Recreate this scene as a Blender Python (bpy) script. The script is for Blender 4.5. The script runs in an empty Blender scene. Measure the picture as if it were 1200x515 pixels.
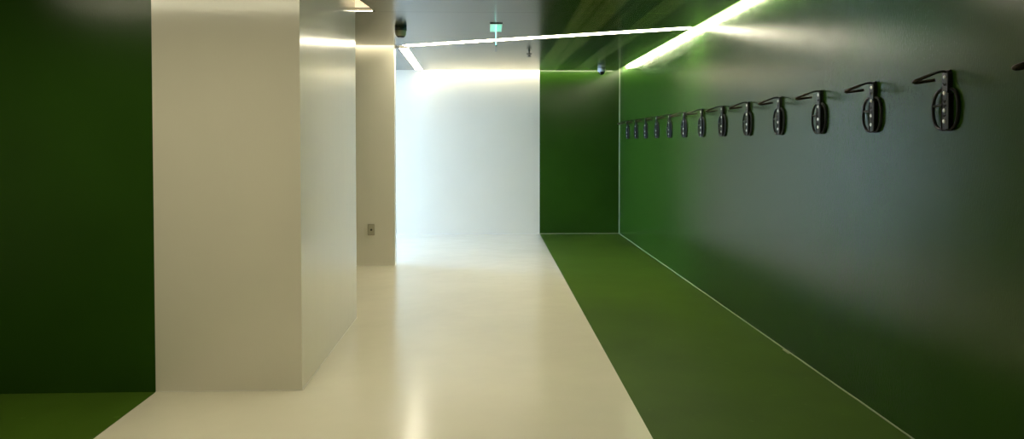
import bpy, bmesh, math
from mathutils import Vector, Matrix

scene = bpy.context.scene
COL = scene.collection
PI = math.pi

# ------------------------------------------------------------------ helpers
def prop(o, label=None, cat=None, group=None, kind=None):
    if label: o['label'] = label
    if cat: o['category'] = cat
    if group: o['group'] = group
    if kind: o['kind'] = kind
    return o

def obj(name, bm, mats, parent=None, smooth=False, loc=None):
    me = bpy.data.meshes.new(name)
    bm.normal_update()
    bm.to_mesh(me); bm.free()
    for m in (mats if isinstance(mats, (list, tuple)) else [mats]):
        me.materials.append(m)
    if smooth:
        for p in me.polygons: p.use_smooth = True
    o = bpy.data.objects.new(name, me)
    COL.objects.link(o)
    if parent: o.parent = parent
    if loc: o.location = loc
    return o

def struct(name, bm, mats):
    return prop(obj(name, bm, mats), kind='structure')

def thing(name, loc, label, cat, group=None, rz=0.0):
    o = bpy.data.objects.new(name, None)
    o.empty_display_size = 0.05
    COL.objects.link(o)
    o.location = loc; o.rotation_euler = (0, 0, rz)
    return prop(o, label, cat, group)

def add_box(bm, x0, x1, y0, y1, z0, z1, bevel=0.0, mi=0, segs=2):
    vs = [bm.verts.new((x, y, z)) for x in (x0, x1) for y in (y0, y1) for z in (z0, z1)]
    idx = [(0, 1, 3, 2), (4, 6, 7, 5), (0, 4, 5, 1), (2, 3, 7, 6), (0, 2, 6, 4), (1, 5, 7, 3)]
    fs = [bm.faces.new([vs[i] for i in f]) for f in idx]
    for f in fs: f.material_index = mi
    bmesh.ops.recalc_face_normals(bm, faces=fs)
    if bevel > 0:
        es = list({e for f in fs for e in f.edges})
        bmesh.ops.bevel(bm, geom=es, offset=bevel, segments=segs, affect='EDGES', profile=0.5)

def add_prism(bm, pts, z0, z1, mi=0):
    """vertical prism over a plan polygon"""
    lo = [bm.verts.new((x, y, z0)) for x, y in pts]
    hi = [bm.verts.new((x, y, z1)) for x, y in pts]
    n = len(pts)
    fs = [bm.faces.new(lo), bm.faces.new(hi)]
    for i in range(n):
        fs.append(bm.faces.new((lo[i], lo[(i + 1) % n], hi[(i + 1) % n], hi[i])))
    for f in fs: f.material_index = mi
    bmesh.ops.recalc_face_normals(bm, faces=fs)
    return fs

def add_tube(bm, pts, r, n=10, closed=False, cap=True):
    """round tube along a polyline"""
    pts = [Vector(p) for p in pts]
    m = len(pts); rings = []; prev = None
    for i, p in enumerate(pts):
        a = pts[(i - 1) % m] if (closed or i > 0) else p
        b = pts[(i + 1) % m] if (closed or i < m - 1) else p
        t = (b - a).normalized()
        if prev is None:
            u = t.orthogonal().normalized()
        else:
            u = (prev - t * prev.dot(t)).normalized()
        prev = u; w = t.cross(u)
        rings.append([bm.verts.new(p + (u * math.cos(2 * PI * k / n) + w * math.sin(2 * PI * k / n)) * r) for k in range(n)])
    fs = []
    for i in range(m if closed else m - 1):
        A = rings[i]; B = rings[(i + 1) % m]
        for k in range(n):
            fs.append(bm.faces.new((A[k], A[(k + 1) % n], B[(k + 1) % n], B[k])))
    if cap and not closed:
        fs.append(bm.faces.new(rings[0])); fs.append(bm.faces.new(rings[-1]))
    bmesh.ops.recalc_face_normals(bm, faces=fs)

def add_lathe(bm, prof, n=40, M=None):
    """profile (radius, z) turned round z"""
    rings = []
    for r, z in prof:
        if r < 1e-6:
            rings.append([bm.verts.new((0, 0, z))])
        else:
            rings.append([bm.verts.new((r * math.cos(2 * PI * k / n), r * math.sin(2 * PI * k / n), z)) for k in range(n)])
    fs = []
    for A, B in zip(rings, rings[1:]):
        for k in range(n):
            k2 = (k + 1) % n
            if len(A) == 1 and len(B) == 1: continue
            if len(A) == 1: fs.append(bm.faces.new((A[0], B[k2], B[k])))
            elif len(B) == 1: fs.append(bm.faces.new((A[k], A[k2], B[0])))
            else: fs.append(bm.faces.new((A[k], A[k2], B[k2], B[k])))
    for R in (rings[0], rings[-1]):
        if len(R) > 1: fs.append(bm.faces.new(R))
    bmesh.ops.recalc_face_normals(bm, faces=fs)
    if M is not None:
        bmesh.ops.transform(bm, matrix=M, verts=[v for R in rings for v in R])

# ------------------------------------------------------------------ materials
def nodes_of(m):
    m.use_nodes = True
    nt = m.node_tree
    return nt, nt.nodes['Principled BSDF'], nt.nodes, nt.links

def paint(name, col, rough=0.25, var=0.10, bump=0.15, stretch=(1, 1, 1), scale=60.0,
          wave=0.0, wave_scale=3.0, wave_stretch=(1, 1, 1), specks=False, ior=1.5, coat=0.0):
    """rolled gloss paint: slight colour mottling, roller-texture bump and slow waviness"""
    m = bpy.data.materials.new(name)
    nt, b, N, L = nodes_of(m)
    tc = N.new('ShaderNodeTexCoord')
    mp = N.new('ShaderNodeMapping'); mp.inputs['Scale'].default_value = stretch
    L.new(tc.outputs['Object'], mp.inputs['Vector'])
    n1 = N.new('ShaderNodeTexNoise'); n1.inputs['Scale'].default_value = 1.3; n1.inputs['Detail'].default_value = 5
    L.new(tc.outputs['Object'], n1.inputs['Vector'])
    rp = N.new('ShaderNodeMapRange')
    rp.inputs['From Min'].default_value = .3; rp.inputs['From Max'].default_value = .7
    rp.inputs['To Min'].default_value = 1 - var; rp.inputs['To Max'].default_value = 1 + var
    L.new(n1.outputs['Fac'], rp.inputs['Value'])
    mx = N.new('ShaderNodeMix'); mx.data_type = 'RGBA'; mx.blend_type = 'MULTIPLY'
    mx.inputs['Factor'].default_value = 1
    mx.inputs['A'].default_value = (*col, 1)
    L.new(rp.outputs['Result'], mx.inputs['B'])
    colout = mx.outputs['Result']
    if specks:                                            # worn pale scuffs on the floor paint
        n3 = N.new('ShaderNodeTexNoise'); n3.inputs['Scale'].default_value = 14; n3.inputs['Detail'].default_value = 6
        L.new(tc.outputs['Object'], n3.inputs['Vector'])
        r3 = N.new('ShaderNodeMapRange'); r3.inputs['From Min'].default_value = .66; r3.inputs['From Max'].default_value = .78
        L.new(n3.outputs['Fac'], r3.inputs['Value'])
        m3 = N.new('ShaderNodeMix'); m3.data_type = 'RGBA'
        m3.inputs['B'].default_value = (col[0] * 1.8 + .02, col[1] * 1.6 + .02, col[2] * 1.8 + .02, 1)
        f3 = N.new('ShaderNodeMath'); f3.operation = 'MULTIPLY'; f3.inputs[1].default_value = .45
        L.new(r3.outputs['Result'], f3.inputs[0]); L.new(f3.outputs[0], m3.inputs['Factor'])
        L.new(colout, m3.inputs['A']); colout = m3.outputs['Result']
    L.new(colout, b.inputs['Base Color'])
    b.inputs['Roughness'].default_value = rough
    b.inputs['IOR'].default_value = ior
    if coat:
        b.inputs['Coat Weight'].default_value = coat; b.inputs['Coat Roughness'].default_value = rough * .5
    n2 = N.new('ShaderNodeTexNoise'); n2.inputs['Scale'].default_value = scale; n2.inputs['Detail'].default_value = 3
    L.new(mp.outputs['Vector'], n2.inputs['Vector'])
    bp = N.new('ShaderNodeBump'); bp.inputs['Strength'].default_value = bump; bp.inputs['Distance'].default_value = .002
    L.new(n2.outputs['Fac'], bp.inputs['Height'])
    nout = bp.outputs['Normal']
    if wave > 0:
        mw = N.new('ShaderNodeMapping'); mw.inputs['Scale'].default_value = wave_stretch
        L.new(tc.outputs['Object'], mw.inputs['Vector'])
        n4 = N.new('ShaderNodeTexNoise'); n4.inputs['Scale'].default_value = wave_scale; n4.inputs['Detail'].default_value = 2
        L.new(mw.outputs['Vector'], n4.inputs['Vector'])
        b2 = N.new('ShaderNodeBump'); b2.inputs['Strength'].default_value = wave; b2.inputs['Distance'].default_value = .02
        L.new(n4.outputs['Fac'], b2.inputs['Height'])
        L.new(nout, b2.inputs['Normal']); nout = b2.outputs['Normal']
    L.new(nout, b.inputs['Normal'])
    return m

def plain(name, col, rough=0.4, metal=0.0, noise=0.08, bump=0.05, scale=80):
    m = bpy.data.materials.new(name)
    nt, b, N, L = nodes_of(m)
    tc = N.new('ShaderNodeTexCoord')
    n1 = N.new('ShaderNodeTexNoise'); n1.inputs['Scale'].default_value = scale; n1.inputs['Detail'].default_value = 3
    L.new(tc.outputs['Object'], n1.inputs['Vector'])
    rp = N.new('ShaderNodeMapRange'); rp.inputs['To Min'].default_value = 1 - noise; rp.inputs['To Max'].default_value = 1 + noise
    L.new(n1.outputs['Fac'], rp.inputs['Value'])
    mx = N.new('ShaderNodeMix'); mx.data_type = 'RGBA'; mx.blend_type = 'MULTIPLY'; mx.inputs['Factor'].default_value = 1
    mx.inputs['A'].default_value = (*col, 1); L.new(rp.outputs['Result'], mx.inputs['B'])
    L.new(mx.outputs['Result'], b.inputs['Base Color'])
    b.inputs['Roughness'].default_value = rough; b.inputs['Metallic'].default_value = metal
    bp = N.new('ShaderNodeBump'); bp.inputs['Strength'].default_value = bump; bp.inputs['Distance'].default_value = .001
    L.new(n1.outputs['Fac'], bp.inputs['Height']); L.new(bp.outputs['Normal'], b.inputs['Normal'])
    return m

def glow(name, col, strength):
    m = bpy.data.materials.new(name)
    nt, b, N, L = nodes_of(m)
    b.inputs['Base Color'].default_value = (.8, .8, .8, 1)
    b.inputs['Emission Color'].default_value = (*col, 1)
    b.inputs['Emission Strength'].default_value = strength
    return m

GREEN = (.0225, .067, .0062)
CREAM = (.75, .715, .60)
M_green_wall = paint('green_wall_paint', GREEN, rough=.20, ior=1.44, var=.10, bump=.30, stretch=(1, 1, .25), scale=170,
                     wave=.018, wave_scale=5, wave_stretch=(1, 1, .06))
M_cream_wall = paint('cream_wall_paint', CREAM, rough=.16, ior=1.75, var=.02, bump=.12, stretch=(1, 1, .12), scale=120,
                     wave=.06, wave_scale=4, wave_stretch=(1, 1, .08))
M_green_floor = paint('green_floor_paint', (.055, .112, .010), rough=.50, ior=1.22, var=.14, bump=.10, scale=60, wave=.05, wave_scale=2.5, specks=True)
M_cream_floor = paint('cream_floor_paint', (.76, .715, .58), rough=.18, var=.03, bump=.06, scale=50, wave=.22, wave_scale=2.6)
M_slab = plain('plaster_soffit', (.6, .56, .48), .8)
M_caulk = plain('pale_caulk', (.30, .34, .19), .5)
M_led = glow('warm_led_diffuser', (1.0, .91, .67), 34)
M_led_slot = glow('warm_led_slot_diffuser', (1.0, .91, .66), 13)
M_led_right = glow('warm_led_long_slot_diffuser', (1.0, .91, .66), 100)
M_led_short = glow('warm_led_short_diffuser', (1.0, .91, .67), 13)
M_led_back = glow('warm_led_back_diffuser', (1.0, .91, .67), 33)
M_fill_front = glow('warm_fill_front_diffuser', (1.0, .92, .64), 35)  # glow of the added fill line before the pier
M_fill_slant = glow('warm_fill_slant_diffuser', (1.0, .91, .68), 38)  # glow of the added slanting fill line
M_led_soft = glow('warm_led_diffuser_soft', (1.0, .76, .46), 1.0)
M_alu = plain('white_aluminium_channel', (.75, .74, .70), .4)
M_black = plain('black_powder_coat', (.008, .008, .009), .42, bump=.15, scale=400)
M_rubber = plain('black_brown_rubber', (.045, .030, .021), .5)
for _m in (M_black, M_rubber): _m.node_tree.nodes['Principled BSDF'].inputs['Specular IOR Level'].default_value = .3
M_plate = plain('dark_steel_plate', (.012, .012, .013), .36)
M_steel = plain('zinc_screw', (.75, .74, .70), .28, metal=1.0)
M_white = plain('white_plastic', (.72, .72, .70), .35)
M_detector = plain('aged_detector_plastic', (.45, .45, .33), .35)
M_dark = plain('dark_plastic', (.02, .022, .018), .3)
M_lens = plain('smoked_black_dome', (.004, .004, .005), .06, noise=0, bump=0)
M_socket = plain('grey_socket_plastic', (.34, .32, .24), .45)
M_socket_d = plain('dark_socket_hole', (.05, .045, .03), .5)
M_brass = plain('dull_sprinkler_brass', (.05, .048, .03), .4)
M_teal = glow('teal_lit_acrylic', (.08, .95, .72), 3.0)
M_edge = glow('white_lit_acrylic_edge', (.75, 1.0, .92), 1.1)
M_day = glow('frosted_daylight_glass', (.40, .60, 1.0), 57.0)

# dark gloss ceiling panels with long lighter streaks
def ceiling_mat():
    m = bpy.data.materials.new('gloss_ceiling_panel')
    nt, b, N, L = nodes_of(m)
    tc = N.new('ShaderNodeTexCoord')
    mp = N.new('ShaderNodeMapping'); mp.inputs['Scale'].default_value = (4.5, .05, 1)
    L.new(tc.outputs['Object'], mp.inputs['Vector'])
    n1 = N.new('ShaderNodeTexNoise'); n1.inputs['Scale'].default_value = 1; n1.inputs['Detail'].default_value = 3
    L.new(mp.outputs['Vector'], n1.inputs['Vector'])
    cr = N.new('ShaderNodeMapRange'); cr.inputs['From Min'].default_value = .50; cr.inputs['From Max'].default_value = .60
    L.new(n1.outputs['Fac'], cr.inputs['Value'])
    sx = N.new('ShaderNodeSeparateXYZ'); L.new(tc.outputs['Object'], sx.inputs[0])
    ex = N.new('ShaderNodeMapRange'); ex.inputs['From Min'].default_value = .45; ex.inputs['From Max'].default_value = .7   # lighter streaks fade in towards the green side
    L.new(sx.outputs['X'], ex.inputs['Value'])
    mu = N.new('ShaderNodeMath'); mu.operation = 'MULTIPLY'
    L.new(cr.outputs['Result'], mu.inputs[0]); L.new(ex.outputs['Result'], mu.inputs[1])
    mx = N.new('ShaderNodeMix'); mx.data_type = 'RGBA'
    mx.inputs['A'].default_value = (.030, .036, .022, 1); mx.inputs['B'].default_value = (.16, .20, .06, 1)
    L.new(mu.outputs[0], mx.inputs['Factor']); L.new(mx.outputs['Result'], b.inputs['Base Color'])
    b.inputs['Roughness'].default_value = .2; b.inputs['IOR'].default_value = 1.55
    mp2 = N.new('ShaderNodeMapping'); mp2.inputs['Scale'].default_value = (2, 30, 1)
    L.new(tc.outputs['Object'], mp2.inputs['Vector'])
    n2 = N.new('ShaderNodeTexNoise'); n2.inputs['Scale'].default_value = 2; n2.inputs['Detail'].default_value = 2
    L.new(mp2.outputs['Vector'], n2.inputs['Vector'])
    bp = N.new('ShaderNodeBump'); bp.inputs['Strength'].default_value = .05; bp.inputs['Distance'].default_value = .004
    L.new(n2.outputs['Fac'], bp.inputs['Height']); L.new(bp.outputs['Normal'], b.inputs['Normal'])
    return m
M_ceil = ceiling_mat()

# ------------------------------------------------------------------ room
XR, YB, XL, YR = 2.14, 11.13, -5.0, -3.0       # right wall, back wall, left wall, rear wall
ZC, ZS = 2.655, 2.86                            # panel soffit, slab above
XE0, XE1 = -2.0, .828                           # the cream band
YF = 4.135                                      # plane of the green wall and the pier
T = .15

bm = bmesh.new()
for i, (x0, x1) in enumerate(((XL - T, XE0), (XE0, XE1), (XE1, XR + T))):
    add_box(bm, x0, x1, YR - T, YB + T, -.12, 0, mi=1 if i == 1 else 0)
struct('floor', bm, [M_green_floor, M_cream_floor])

bm = bmesh.new(); add_box(bm, XR, XR + T, YR, YB, 0, ZS); struct('wall_right', bm, M_green_wall)
bm = bmesh.new()
add_box(bm, XL - T, XE1, YB, YB + T, 0, ZS, mi=1)
add_box(bm, XE1, XR + T, YB, YB + T, 0, ZS, mi=0)
struct('wall_back', bm, [M_green_wall, M_cream_wall])
bm = bmesh.new(); add_box(bm, XL - T, XR + T, YR - T, YR, 0, ZS); struct('wall_rear', bm, M_green_wall)
bm = bmesh.new()                                 # outer left wall, with the window opening of the side recess
WY0, WY1, WZ0, WZ1 = 9.3, 10.95, .12, 2.35
add_box(bm, XL - T, XL, YR, WY0, 0, ZS, mi=0)
add_box(bm, XL - T, XL, WY1, YB, 0, ZS)
add_box(bm, XL - T, XL, WY0, WY1, 0, WZ0)
add_box(bm, XL - T, XL, WY0, WY1, WZ1, ZS)
struct('wall_left', bm, M_cream_wall)
bm = bmesh.new(); add_box(bm, XL, XE0, YF, YF + .15, 0, ZS); struct('wall_front_left', bm, M_green_wall)
bm = bmesh.new(); add_box(bm, XE0, -1.13, YF, 5.84, 0, ZS); struct('wall_pier', bm, M_cream_wall)
bm = bmesh.new(); add_box(bm, XL, -1.14, 8.295, 8.43, 0, ZS); struct('wall_return', bm, M_cream_wall)

# ceiling: dropped gloss panels with open light slots, plaster slab above
PT = .03                                         # panel thickness
def slot_y(x, side): return 8.245 - (x + 1.02) * .452 + side * .0933      # edges of the slanting slot
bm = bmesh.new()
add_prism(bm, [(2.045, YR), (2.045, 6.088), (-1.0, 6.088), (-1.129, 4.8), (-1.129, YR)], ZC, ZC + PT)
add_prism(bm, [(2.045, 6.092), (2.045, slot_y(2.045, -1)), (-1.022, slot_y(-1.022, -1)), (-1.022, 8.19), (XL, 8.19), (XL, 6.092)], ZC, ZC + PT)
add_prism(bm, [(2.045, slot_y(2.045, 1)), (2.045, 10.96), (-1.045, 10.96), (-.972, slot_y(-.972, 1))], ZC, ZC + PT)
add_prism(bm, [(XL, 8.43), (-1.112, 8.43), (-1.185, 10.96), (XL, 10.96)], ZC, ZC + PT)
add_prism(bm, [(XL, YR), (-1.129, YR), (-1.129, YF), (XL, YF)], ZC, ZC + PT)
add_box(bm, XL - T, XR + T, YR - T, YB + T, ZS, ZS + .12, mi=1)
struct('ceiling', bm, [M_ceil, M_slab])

# pale caulk beads in the corners
def bead(name, a, b, r, chip=None, mat=None):
    bm = bmesh.new(); n = 60
    pts = []
    for i in range(n + 1):
        t = i / n; p = Vector(a).lerp(Vector(b), t)
        w = .0015 * math.sin(17 * t * 3) * math.sin(41 * t)
        d = (Vector(b) - Vector(a)).normalized()
        q = Vector((0, 0, 1)) if abs(d.z) < .5 else Vector((1, 0, 0))
        pts.append(p + q * abs(w))
    add_tube(bm, pts, r, 8)
    if chip is not None:
        c = Vector(a).lerp(Vector(b), chip)
        add_box(bm, c.x - .022, c.x, c.y - .05, c.y + .05, 0, .006, bevel=.002)
    return struct(name, bm, mat or M_caulk)
bead('trim_1', (XR - .001, 0, .002), (XR - .001, YB - .01, .002), .005, chip=.43)
bead('trim_2', (XR - .003, YB - .003, 0), (XR - .003, YB - .003, ZS), .007)
bead('trim_3', (XE1, YB - .001, .002), (XR - .01, YB - .001, .002), .006)

M_caulk_w = plain('white_caulk', (.70, .68, .60), .45)
bead('trim_4', (XL + .01, YB - .001, .002), (XE1, YB - .001, .002), .005, mat=M_caulk_w)
bead('trim_5', (XE0, YF - .001, .001), (-1.13, YF - .001, .001), .003, mat=M_caulk_w)
bead('trim_6', (-1.129, YF, .001), (-1.129, 5.84, .001), .003, mat=M_caulk_w)
bead('trim_7', (-2.6, 8.294, .001), (-1.14, 8.294, .001), .003, mat=M_caulk_w)

# frosted daylight window in the recess behind the return wall
w = thing('window_1', (XL - .06, (WY0 + WY1) / 2, WZ0), None, None); w['kind'] = 'structure'
hw = (WY1 - WY0) / 2; hh = WZ1 - WZ0
bm = bmesh.new()
for y0, y1, z0, z1 in ((-hw, -hw + .06, 0, hh), (hw - .06, hw, 0, hh), (-hw + .06, hw - .06, 0, .06), (-hw + .06, hw - .06, hh - .06, hh), (-.025, .025, .06, hh - .06)):
    add_box(bm, -.03, .03, y0, y1, z0, z1, bevel=.004)
obj('window_frame', bm, M_alu, w)
for y0, y1 in ((-hw + .06, -.025), (.025, hw - .06)):
    bm = bmesh.new(); add_box(bm, -.008, .008, y0, y1, .06, hh - .06); obj('pane', bm, M_day, w)

# ------------------------------------------------------------------ LED lines
def led(a, b, width, z, label, mat=M_led, up=.035, group='LED light lines of the ceiling'):
    """straight LED line from a to b (plan), light face at height z"""
    a = Vector((*a, 0)); b = Vector((*b, 0)); L = (b - a).length; c = (a + b) / 2
    t = thing('led_light_line', (c.x, c.y, z), label, 'light', group, math.atan2(b.y - a.y, b.x - a.x))
    bm = bmesh.new(); h = L / 2; v = width / 2
    add_box(bm, -h, h, -v - .004, -v, 0, up); add_box(bm, -h, h, v, v + .004, 0, up)
    add_box(bm, -h, h, -v, v, up - .006, up)
    add_box(bm, -h, -h + .004, -v, v, 0, up - .006); add_box(bm, h - .004, h, -v, v, 0, up - .006)
    obj('channel', bm, M_alu, t)
    bm = bmesh.new(); add_box(bm, -h + .004, h - .004, -v, v, .001, up - .007)
    obj('diffuser', bm, mat, t)
    return t
def cove(a, b, z, label, mat, group='LED lines hidden in the ceiling slots'):
    """LED bar lying on a panel's edge, its light face to the right of the run a -> b"""
    a = Vector((*a, 0)); b = Vector((*b, 0)); h = (b - a).length / 2; c = (a + b) / 2
    t = thing('led_light_line', (c.x, c.y, z), label, 'light', group, math.atan2(b.y - a.y, b.x - a.x))
    bm = bmesh.new()
    add_box(bm, -h, h, .030, .034, 0, .054); add_box(bm, -h, h, .002, .030, .050, .054)
    obj('channel', bm, M_alu, t)
    bm = bmesh.new(); add_box(bm, -h, h, .002, .029, .001, .049); obj('diffuser', bm, mat, t)
    return t
led((-1.02, 8.245), (2.045, 6.8596), .155, ZC + .002, 'bright LED line running aslant across the ceiling to the green wall', up=.027)
led((-1.046, 8.45), (-1.113, 10.95), .115, ZC + .002, 'short LED line on the ceiling from the narrow wall end to the white back wall', M_led_short)
cove((2.045, 2.0), (2.045, 10.9), ZC + PT, 'long LED line in the ceiling slot along the green wall with the bike hooks', M_led_right)
cove((2.0, 10.96), (-1.0, 10.96), ZC + PT, 'LED line in the ceiling slot along the white and green back wall', M_led_back)
cove((-1.03, 8.19), (-4.9, 8.19), ZC + PT, 'LED line in the ceiling slot above the wall end with the socket', M_led_slot)
led((-4.9, 6.074), (-1.02, 6.074), .018, ZC + .002, 'LED line at the far edge of the ceiling opening beside the cream pier', M_led, up=.02, group='LED lines hidden in the ceiling slots')
led((-3.3, 2.67), (-.1, 2.67), .12, ZC - .035, 'added fill light across the ceiling in front of the cream pier, out of view', M_fill_front)  # added out of view to brighten the pier front and green wall
led((-.3, 4.95), (1.0, 4.36), .12, ZC - .035, 'added slanting fill light on the ceiling beside the cream pier, out of view', M_fill_slant)  # added out of view to light the pier's side face
t = thing('luminous_panel', (-1.1, 5.9, ZC + .035), 'glowing cream panel in the ceiling opening beside the cream pier', 'light')
bm = bmesh.new(); add_box(bm, -.02, .12, -1.2, .19, 0, .01); add_box(bm, -1.6, -.02, -.05, .19, 0, .01); obj('diffuser', bm, M_led_soft, t)
bm = bmesh.new(); add_box(bm, -.02, .12, -1.2, .19, .011, .03); add_box(bm, -1.6, -.02, -.05, .19, .011, .03); obj('backing', bm, M_alu, t)

# ------------------------------------------------------------------ bike hooks
# local frame: origin on the wall at the plate's lower end, -X out of the wall, Y along it, Z up
def make_hook():
    t = thing('bike_hook', (XR, 0, 0), None, None, 'bike hooks along the green wall')
    H = .265
    # upper plate, a shade wider, and lower channel
    bm = bmesh.new()
    prof = [(-.015, .155), (.015, .155), (.022, .185), (.024, .225), (.021, .252), (.012, H), (-.012, H), (-.021, .252), (-.024, .225), (-.022, .185)]
    f = [bm.verts.new((-.022, y, z)) for y, z in prof]; g = [bm.verts.new((0, y, z)) for y, z in prof]
    fs = [bm.faces.new(f), bm.faces.new(g)] + [bm.faces.new((f[i], f[(i + 1) % 10], g[(i + 1) % 10], g[i])) for i in range(10)]
    bmesh.ops.recalc_face_normals(bm, faces=fs)
    bmesh.ops.bevel(bm, geom=[e for e in bm.edges if e.verts[0].co.x < -.01 and e.verts[1].co.x < -.01], offset=.003, segments=2, affect='EDGES')
    # embossed chevrons
    for zc in (.203, .128, .108, .064):
        for s in (-1, 1):
            add_tube(bm, [(-.0235, s * .011, zc + .007), (-.0235, 0, zc - .004)], .0018, 6)
    add_box(bm, -.022, 0, -.0145, .0145, .0, .158, bevel=.003)
    obj('mounting_plate', bm, M_plate, t)
    # rubber side rails beside the channel
    for s in (-1, 1):
        bm = bmesh.new()
        y0, y1 = sorted((s * .0145, s * (.0205 if s > 0 else .034)))
        add_box(bm, -.025, 0, y0, y1, .004, .165, bevel=.004)
        obj('rubber_rail', bm, M_black, t)
    # wire guards: one D on each side with a rung
    for s in (-1, 1):
        bm = bmesh.new(); pts = [(-.012, s * .016, .186)]
        for i in range(15):
            a = PI / 2 - PI * i / 14
            ca, sa = math.cos(a), math.sin(a)
            y = .016 + .072 * abs(ca) ** .85 if s > 0 else .016 + .060 * abs(ca) ** .85
            z = .094 + .090 * math.copysign(abs(sa) ** .85, sa)
            pts.append((-.016 if s > 0 else -.009, s * y, z))
        pts.append((-.012, s * .016, .004))
        add_tube(bm, pts, .0074, 10)
        if s > 0: add_tube(bm, [(-.018, s * .017, .112), (-.016, s * .087, .112)], .006, 8)
        obj('wheel_guard', bm, M_black, t)
    for z in (.237, .166, .088, .040):
        bm = bmesh.new()
        M = Matrix.Translation((-.0215, 0, z)) @ Matrix.Rotation(-PI / 2, 4, 'Y')
        add_lathe(bm, [(.0, -.001), (.0095, -.001), (.0095, .002), (.007, .0042), (.0035, .0045), (.003, .003), (0, .003)], 16, M)
        obj('screw', bm, M_steel, t)
    # hook arm: out from the top, round a tight bend and back again below
    bm = bmesh.new()
    pts = [(.0, -.004, .252), (-.03, -.004, .262), (-.055, -.004, .259), (-.10, -.004, .243), (-.145, -.004, .226)]
    for i in range(1, 8):
        a = PI * i / 8
        pts.append((-.147 - .011 * math.sin(a), .012 - .016 * math.cos(a), .2245 - .010 * (i / 8)))
    pts += [(-.140, .030, .2135), (-.10, .030, .219), (-.052, .030, .2255)]
    add_tube(bm, pts, .0056, 12)
    add_tube(bm, [(-.008, -.019, .262), (-.008, .019, .262)], .007, 10)
    o = obj('hook_arm', bm, M_black, t, smooth=False)
    bm = bmesh.new()
    pts2 = [(-.095, -.004, .245), (-.12, -.004, .2355), (-.145, -.004, .226)]
    for i in range(1, 8):
        a = PI * i / 8
        pts2.append((-.147 - .011 * math.sin(a), .012 - .016 * math.cos(a), .2245 - .010 * (i / 8)))
    pts2 += [(-.140, .030, .2135), (-.10, .030, .219), (-.050, .030, .2257)]
    add_tube(bm, pts2, .0074, 12)
    obj('rubber_sleeve', bm, M_rubber, o)
    return t

def copy_tree(o, parent=None):
    c = o.copy(); COL.objects.link(c)
    if parent: c.parent = parent
    for ch in [x for x in o.children]:
        copy_tree(ch, c)
    return c

ORD = ['first', 'second', 'third', 'fourth', 'fifth', 'sixth', 'seventh', 'eighth', 'ninth', 'tenth', 'eleventh', 'twelfth', 'thirteenth', 'fourteenth']
proto = make_hook()
hooks = [proto] + [copy_tree(proto) for _ in range(13)]
for i, h in enumerate(hooks):
    y = 3.112 + .610 * (i - 1)
    h.location = (XR, y, 1.556); h.scale = (1, 1, 1.045)
    h['category'] = 'bike hook'
    if i == 0: h['label'] = 'black bike hook at the right edge of the photo, only its arm tip showing'
    elif i == 1: h['label'] = 'largest whole black bike hook on the green wall, nearest the viewer'
    elif i == 13: h['label'] = 'farthest and smallest black bike hook, beside the far corner of the green wall'
    elif i == 12: h['label'] = 'black bike hook next to the farthest one on the green wall'
    else: h['label'] = '%s whole black bike hook from the near end of the green wall row' % ORD[i - 1]

# ------------------------------------------------------------------ exit sign
t = thing('exit_sign', (.071, 6.88, ZC), 'small teal lit exit sign, a blade seen edge-on under the ceiling', 'sign')
bm = bmesh.new(); add_box(bm, -.060, .060, -.24, .24, -.008, 0, bevel=.002); obj('ceiling_plate', bm, M_white, t)
bm = bmesh.new(); add_box(bm, -.061, .061, -.246, -.240, -.008, 0); obj('end_trim', bm, M_dark, t)
bm = bmesh.new(); add_box(bm, -.0035, .0035, -.20, .20, -.205, -.008); bl = obj('blade', bm, M_teal, t)
bm = bmesh.new(); add_box(bm, -.0045, .0045, -.206, -.20, -.195, -.008); obj('lit_edge', bm, M_edge, bl)
bm = bmesh.new(); add_box(bm, -.007, .007, -.208, .202, -.218, -.205, bevel=.002); obj('bottom_rail', bm, M_dark, bl)

# ------------------------------------------------------------------ smoke detector
t = thing('smoke_detector', (-.885, 6.92, ZC), 'round dark rimmed smoke detector on the ceiling near the cream pier', 'detector')
bm = bmesh.new(); add_lathe(bm, [(0, 0), (.058, 0), (.060, -.006), (.060, -.030), (.056, -.033), (0, -.033)]); obj('base_ring', bm, M_dark, t, True)
bm = bmesh.new(); add_lathe(bm, [(0, -.033), (.055, -.033), (.057, -.040), (.056, -.062), (.050, -.080), (.042, -.090), (0, -.090)]); obj('body', bm, M_detector, t)
bm = bmesh.new(); add_lathe(bm, [(0, -.090), (.040, -.090), (.034, -.099), (.024, -.103), (0, -.104)]); obj('sensor_cap', bm, M_dark, t)

# ------------------------------------------------------------------ dome camera
t = thing('dome_camera', (1.755, 10.62, ZC), 'white dome camera with a black lens on the ceiling by the far corner', 'camera')
bm = bmesh.new(); add_lathe(bm, [(0, 0), (.056, 0), (.062, -.006), (.063, -.030), (.060, -.046), (.052, -.054), (0, -.054)]); obj('housing', bm, M_white, t, True)
bm = bmesh.new(); add_lathe(bm, [(.047, -.052)] + [(.047 * math.cos(a), -.054 - .050 * math.sin(a)) for a in [PI / 2 * i / 10 for i in range(10)]] + [(0, -.104)]); obj('lens_dome', bm, M_lens, t, True)

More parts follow.
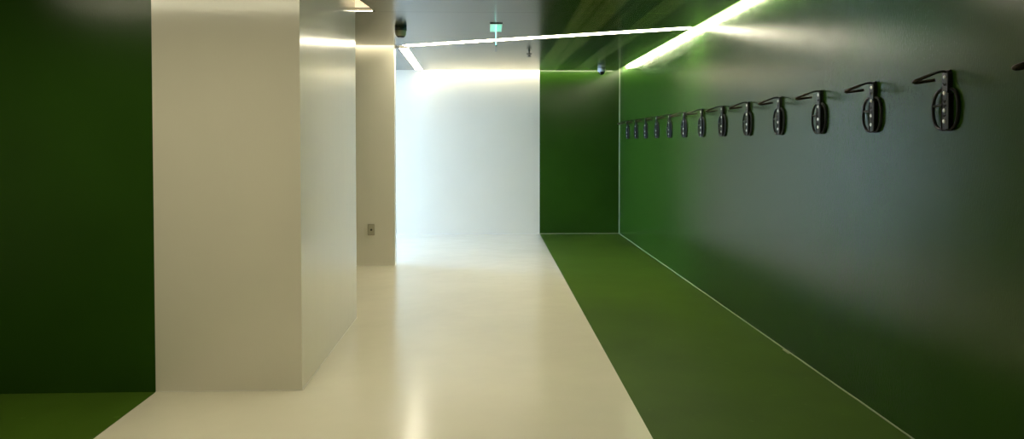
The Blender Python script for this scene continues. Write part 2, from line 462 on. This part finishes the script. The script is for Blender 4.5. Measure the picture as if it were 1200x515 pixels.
# ------------------------------------------------------------------ sprinkler
t = thing('sprinkler', (.508, 8.62, ZC), 'small fire sprinkler head on the ceiling', 'sprinkler')
bm = bmesh.new(); add_lathe(bm, [(0, 0), (.014, 0), (.014, -.004), (.011, -.010), (.011, -.038), (.013, -.042), (0, -.042)], 20); obj('stem', bm, M_brass, t)
bm = bmesh.new()
add_box(bm, -.034, .034, -.008, .008, -.046, -.030, bevel=.003)
for s in (-1, 1):
    add_tube(bm, [(s * .012, 0, -.036), (s * .015, 0, -.052), (s * .004, 0, -.066)], .003, 8)
obj('frame_arms', bm, M_brass, t)
bm = bmesh.new(); add_lathe(bm, [(0, -.040), (.007, -.040), (.007, -.066), (0, -.064)], 12); obj('glass_bulb', bm, M_brass, t)
bm = bmesh.new(); add_lathe(bm, [(0, -.066), (.024, -.067), (.025, -.074), (0, -.075)], 24); obj('deflector', bm, M_brass, t)

# ------------------------------------------------------------------ wall socket
t = thing('wall_socket', (-1.425, 8.295, .375), 'small grey socket plate low on the narrow wall end', 'socket')
bm = bmesh.new(); add_box(bm, -.042, .042, -.016, 0, 0, .136, bevel=.005); obj('cover_plate', bm, M_socket, t)
bm = bmesh.new(); add_box(bm, -.028, .034, -.021, -.016, .012, .124, bevel=.003); obj('insert', bm, plain('socket_insert', (.40, .37, .28), .4), t)
bm = bmesh.new()
add_lathe(bm, [(0, 0), (.013, 0), (.013, .003), (.010, .004), (0, .004)], 24, Matrix.Translation((.004, -.021, .068)) @ Matrix.Rotation(PI / 2, 4, 'X'))
obj('key_slot', bm, M_socket_d, t)

# ------------------------------------------------------------------ world, camera, colour
wld = bpy.data.worlds.new('World'); scene.world = wld; wld.use_nodes = True
bg = wld.node_tree.nodes['Background']
bg.inputs['Color'].default_value = (.55, .75, 1, 1); bg.inputs['Strength'].default_value = .3

F, YAW, PITCH = 800.0, math.atan2(27, 800), math.radians(1.3)
PYC = 167 + F * math.tan(PITCH)
cam = bpy.data.cameras.new('camera'); co = bpy.data.objects.new('camera', cam); COL.objects.link(co)
cam.sensor_fit = 'HORIZONTAL'; cam.sensor_width = 36; cam.lens = F / 1200 * 36
cam.shift_y = (PYC - 257.5) / 1200
cam.clip_start = .05
co.location = (0, 0, 1.5); co.rotation_euler = (PI / 2 - PITCH, 0, -YAW)
scene.camera = co

vs = scene.view_settings
vs.view_transform = 'Standard'; vs.look = 'None'; vs.gamma = 1; vs.use_curve_mapping = False; vs.exposure = 0.0
scene.cycles.max_bounces = 12; scene.cycles.diffuse_bounces = 6; scene.cycles.glossy_bounces = 6
scene.cycles.use_denoising = True
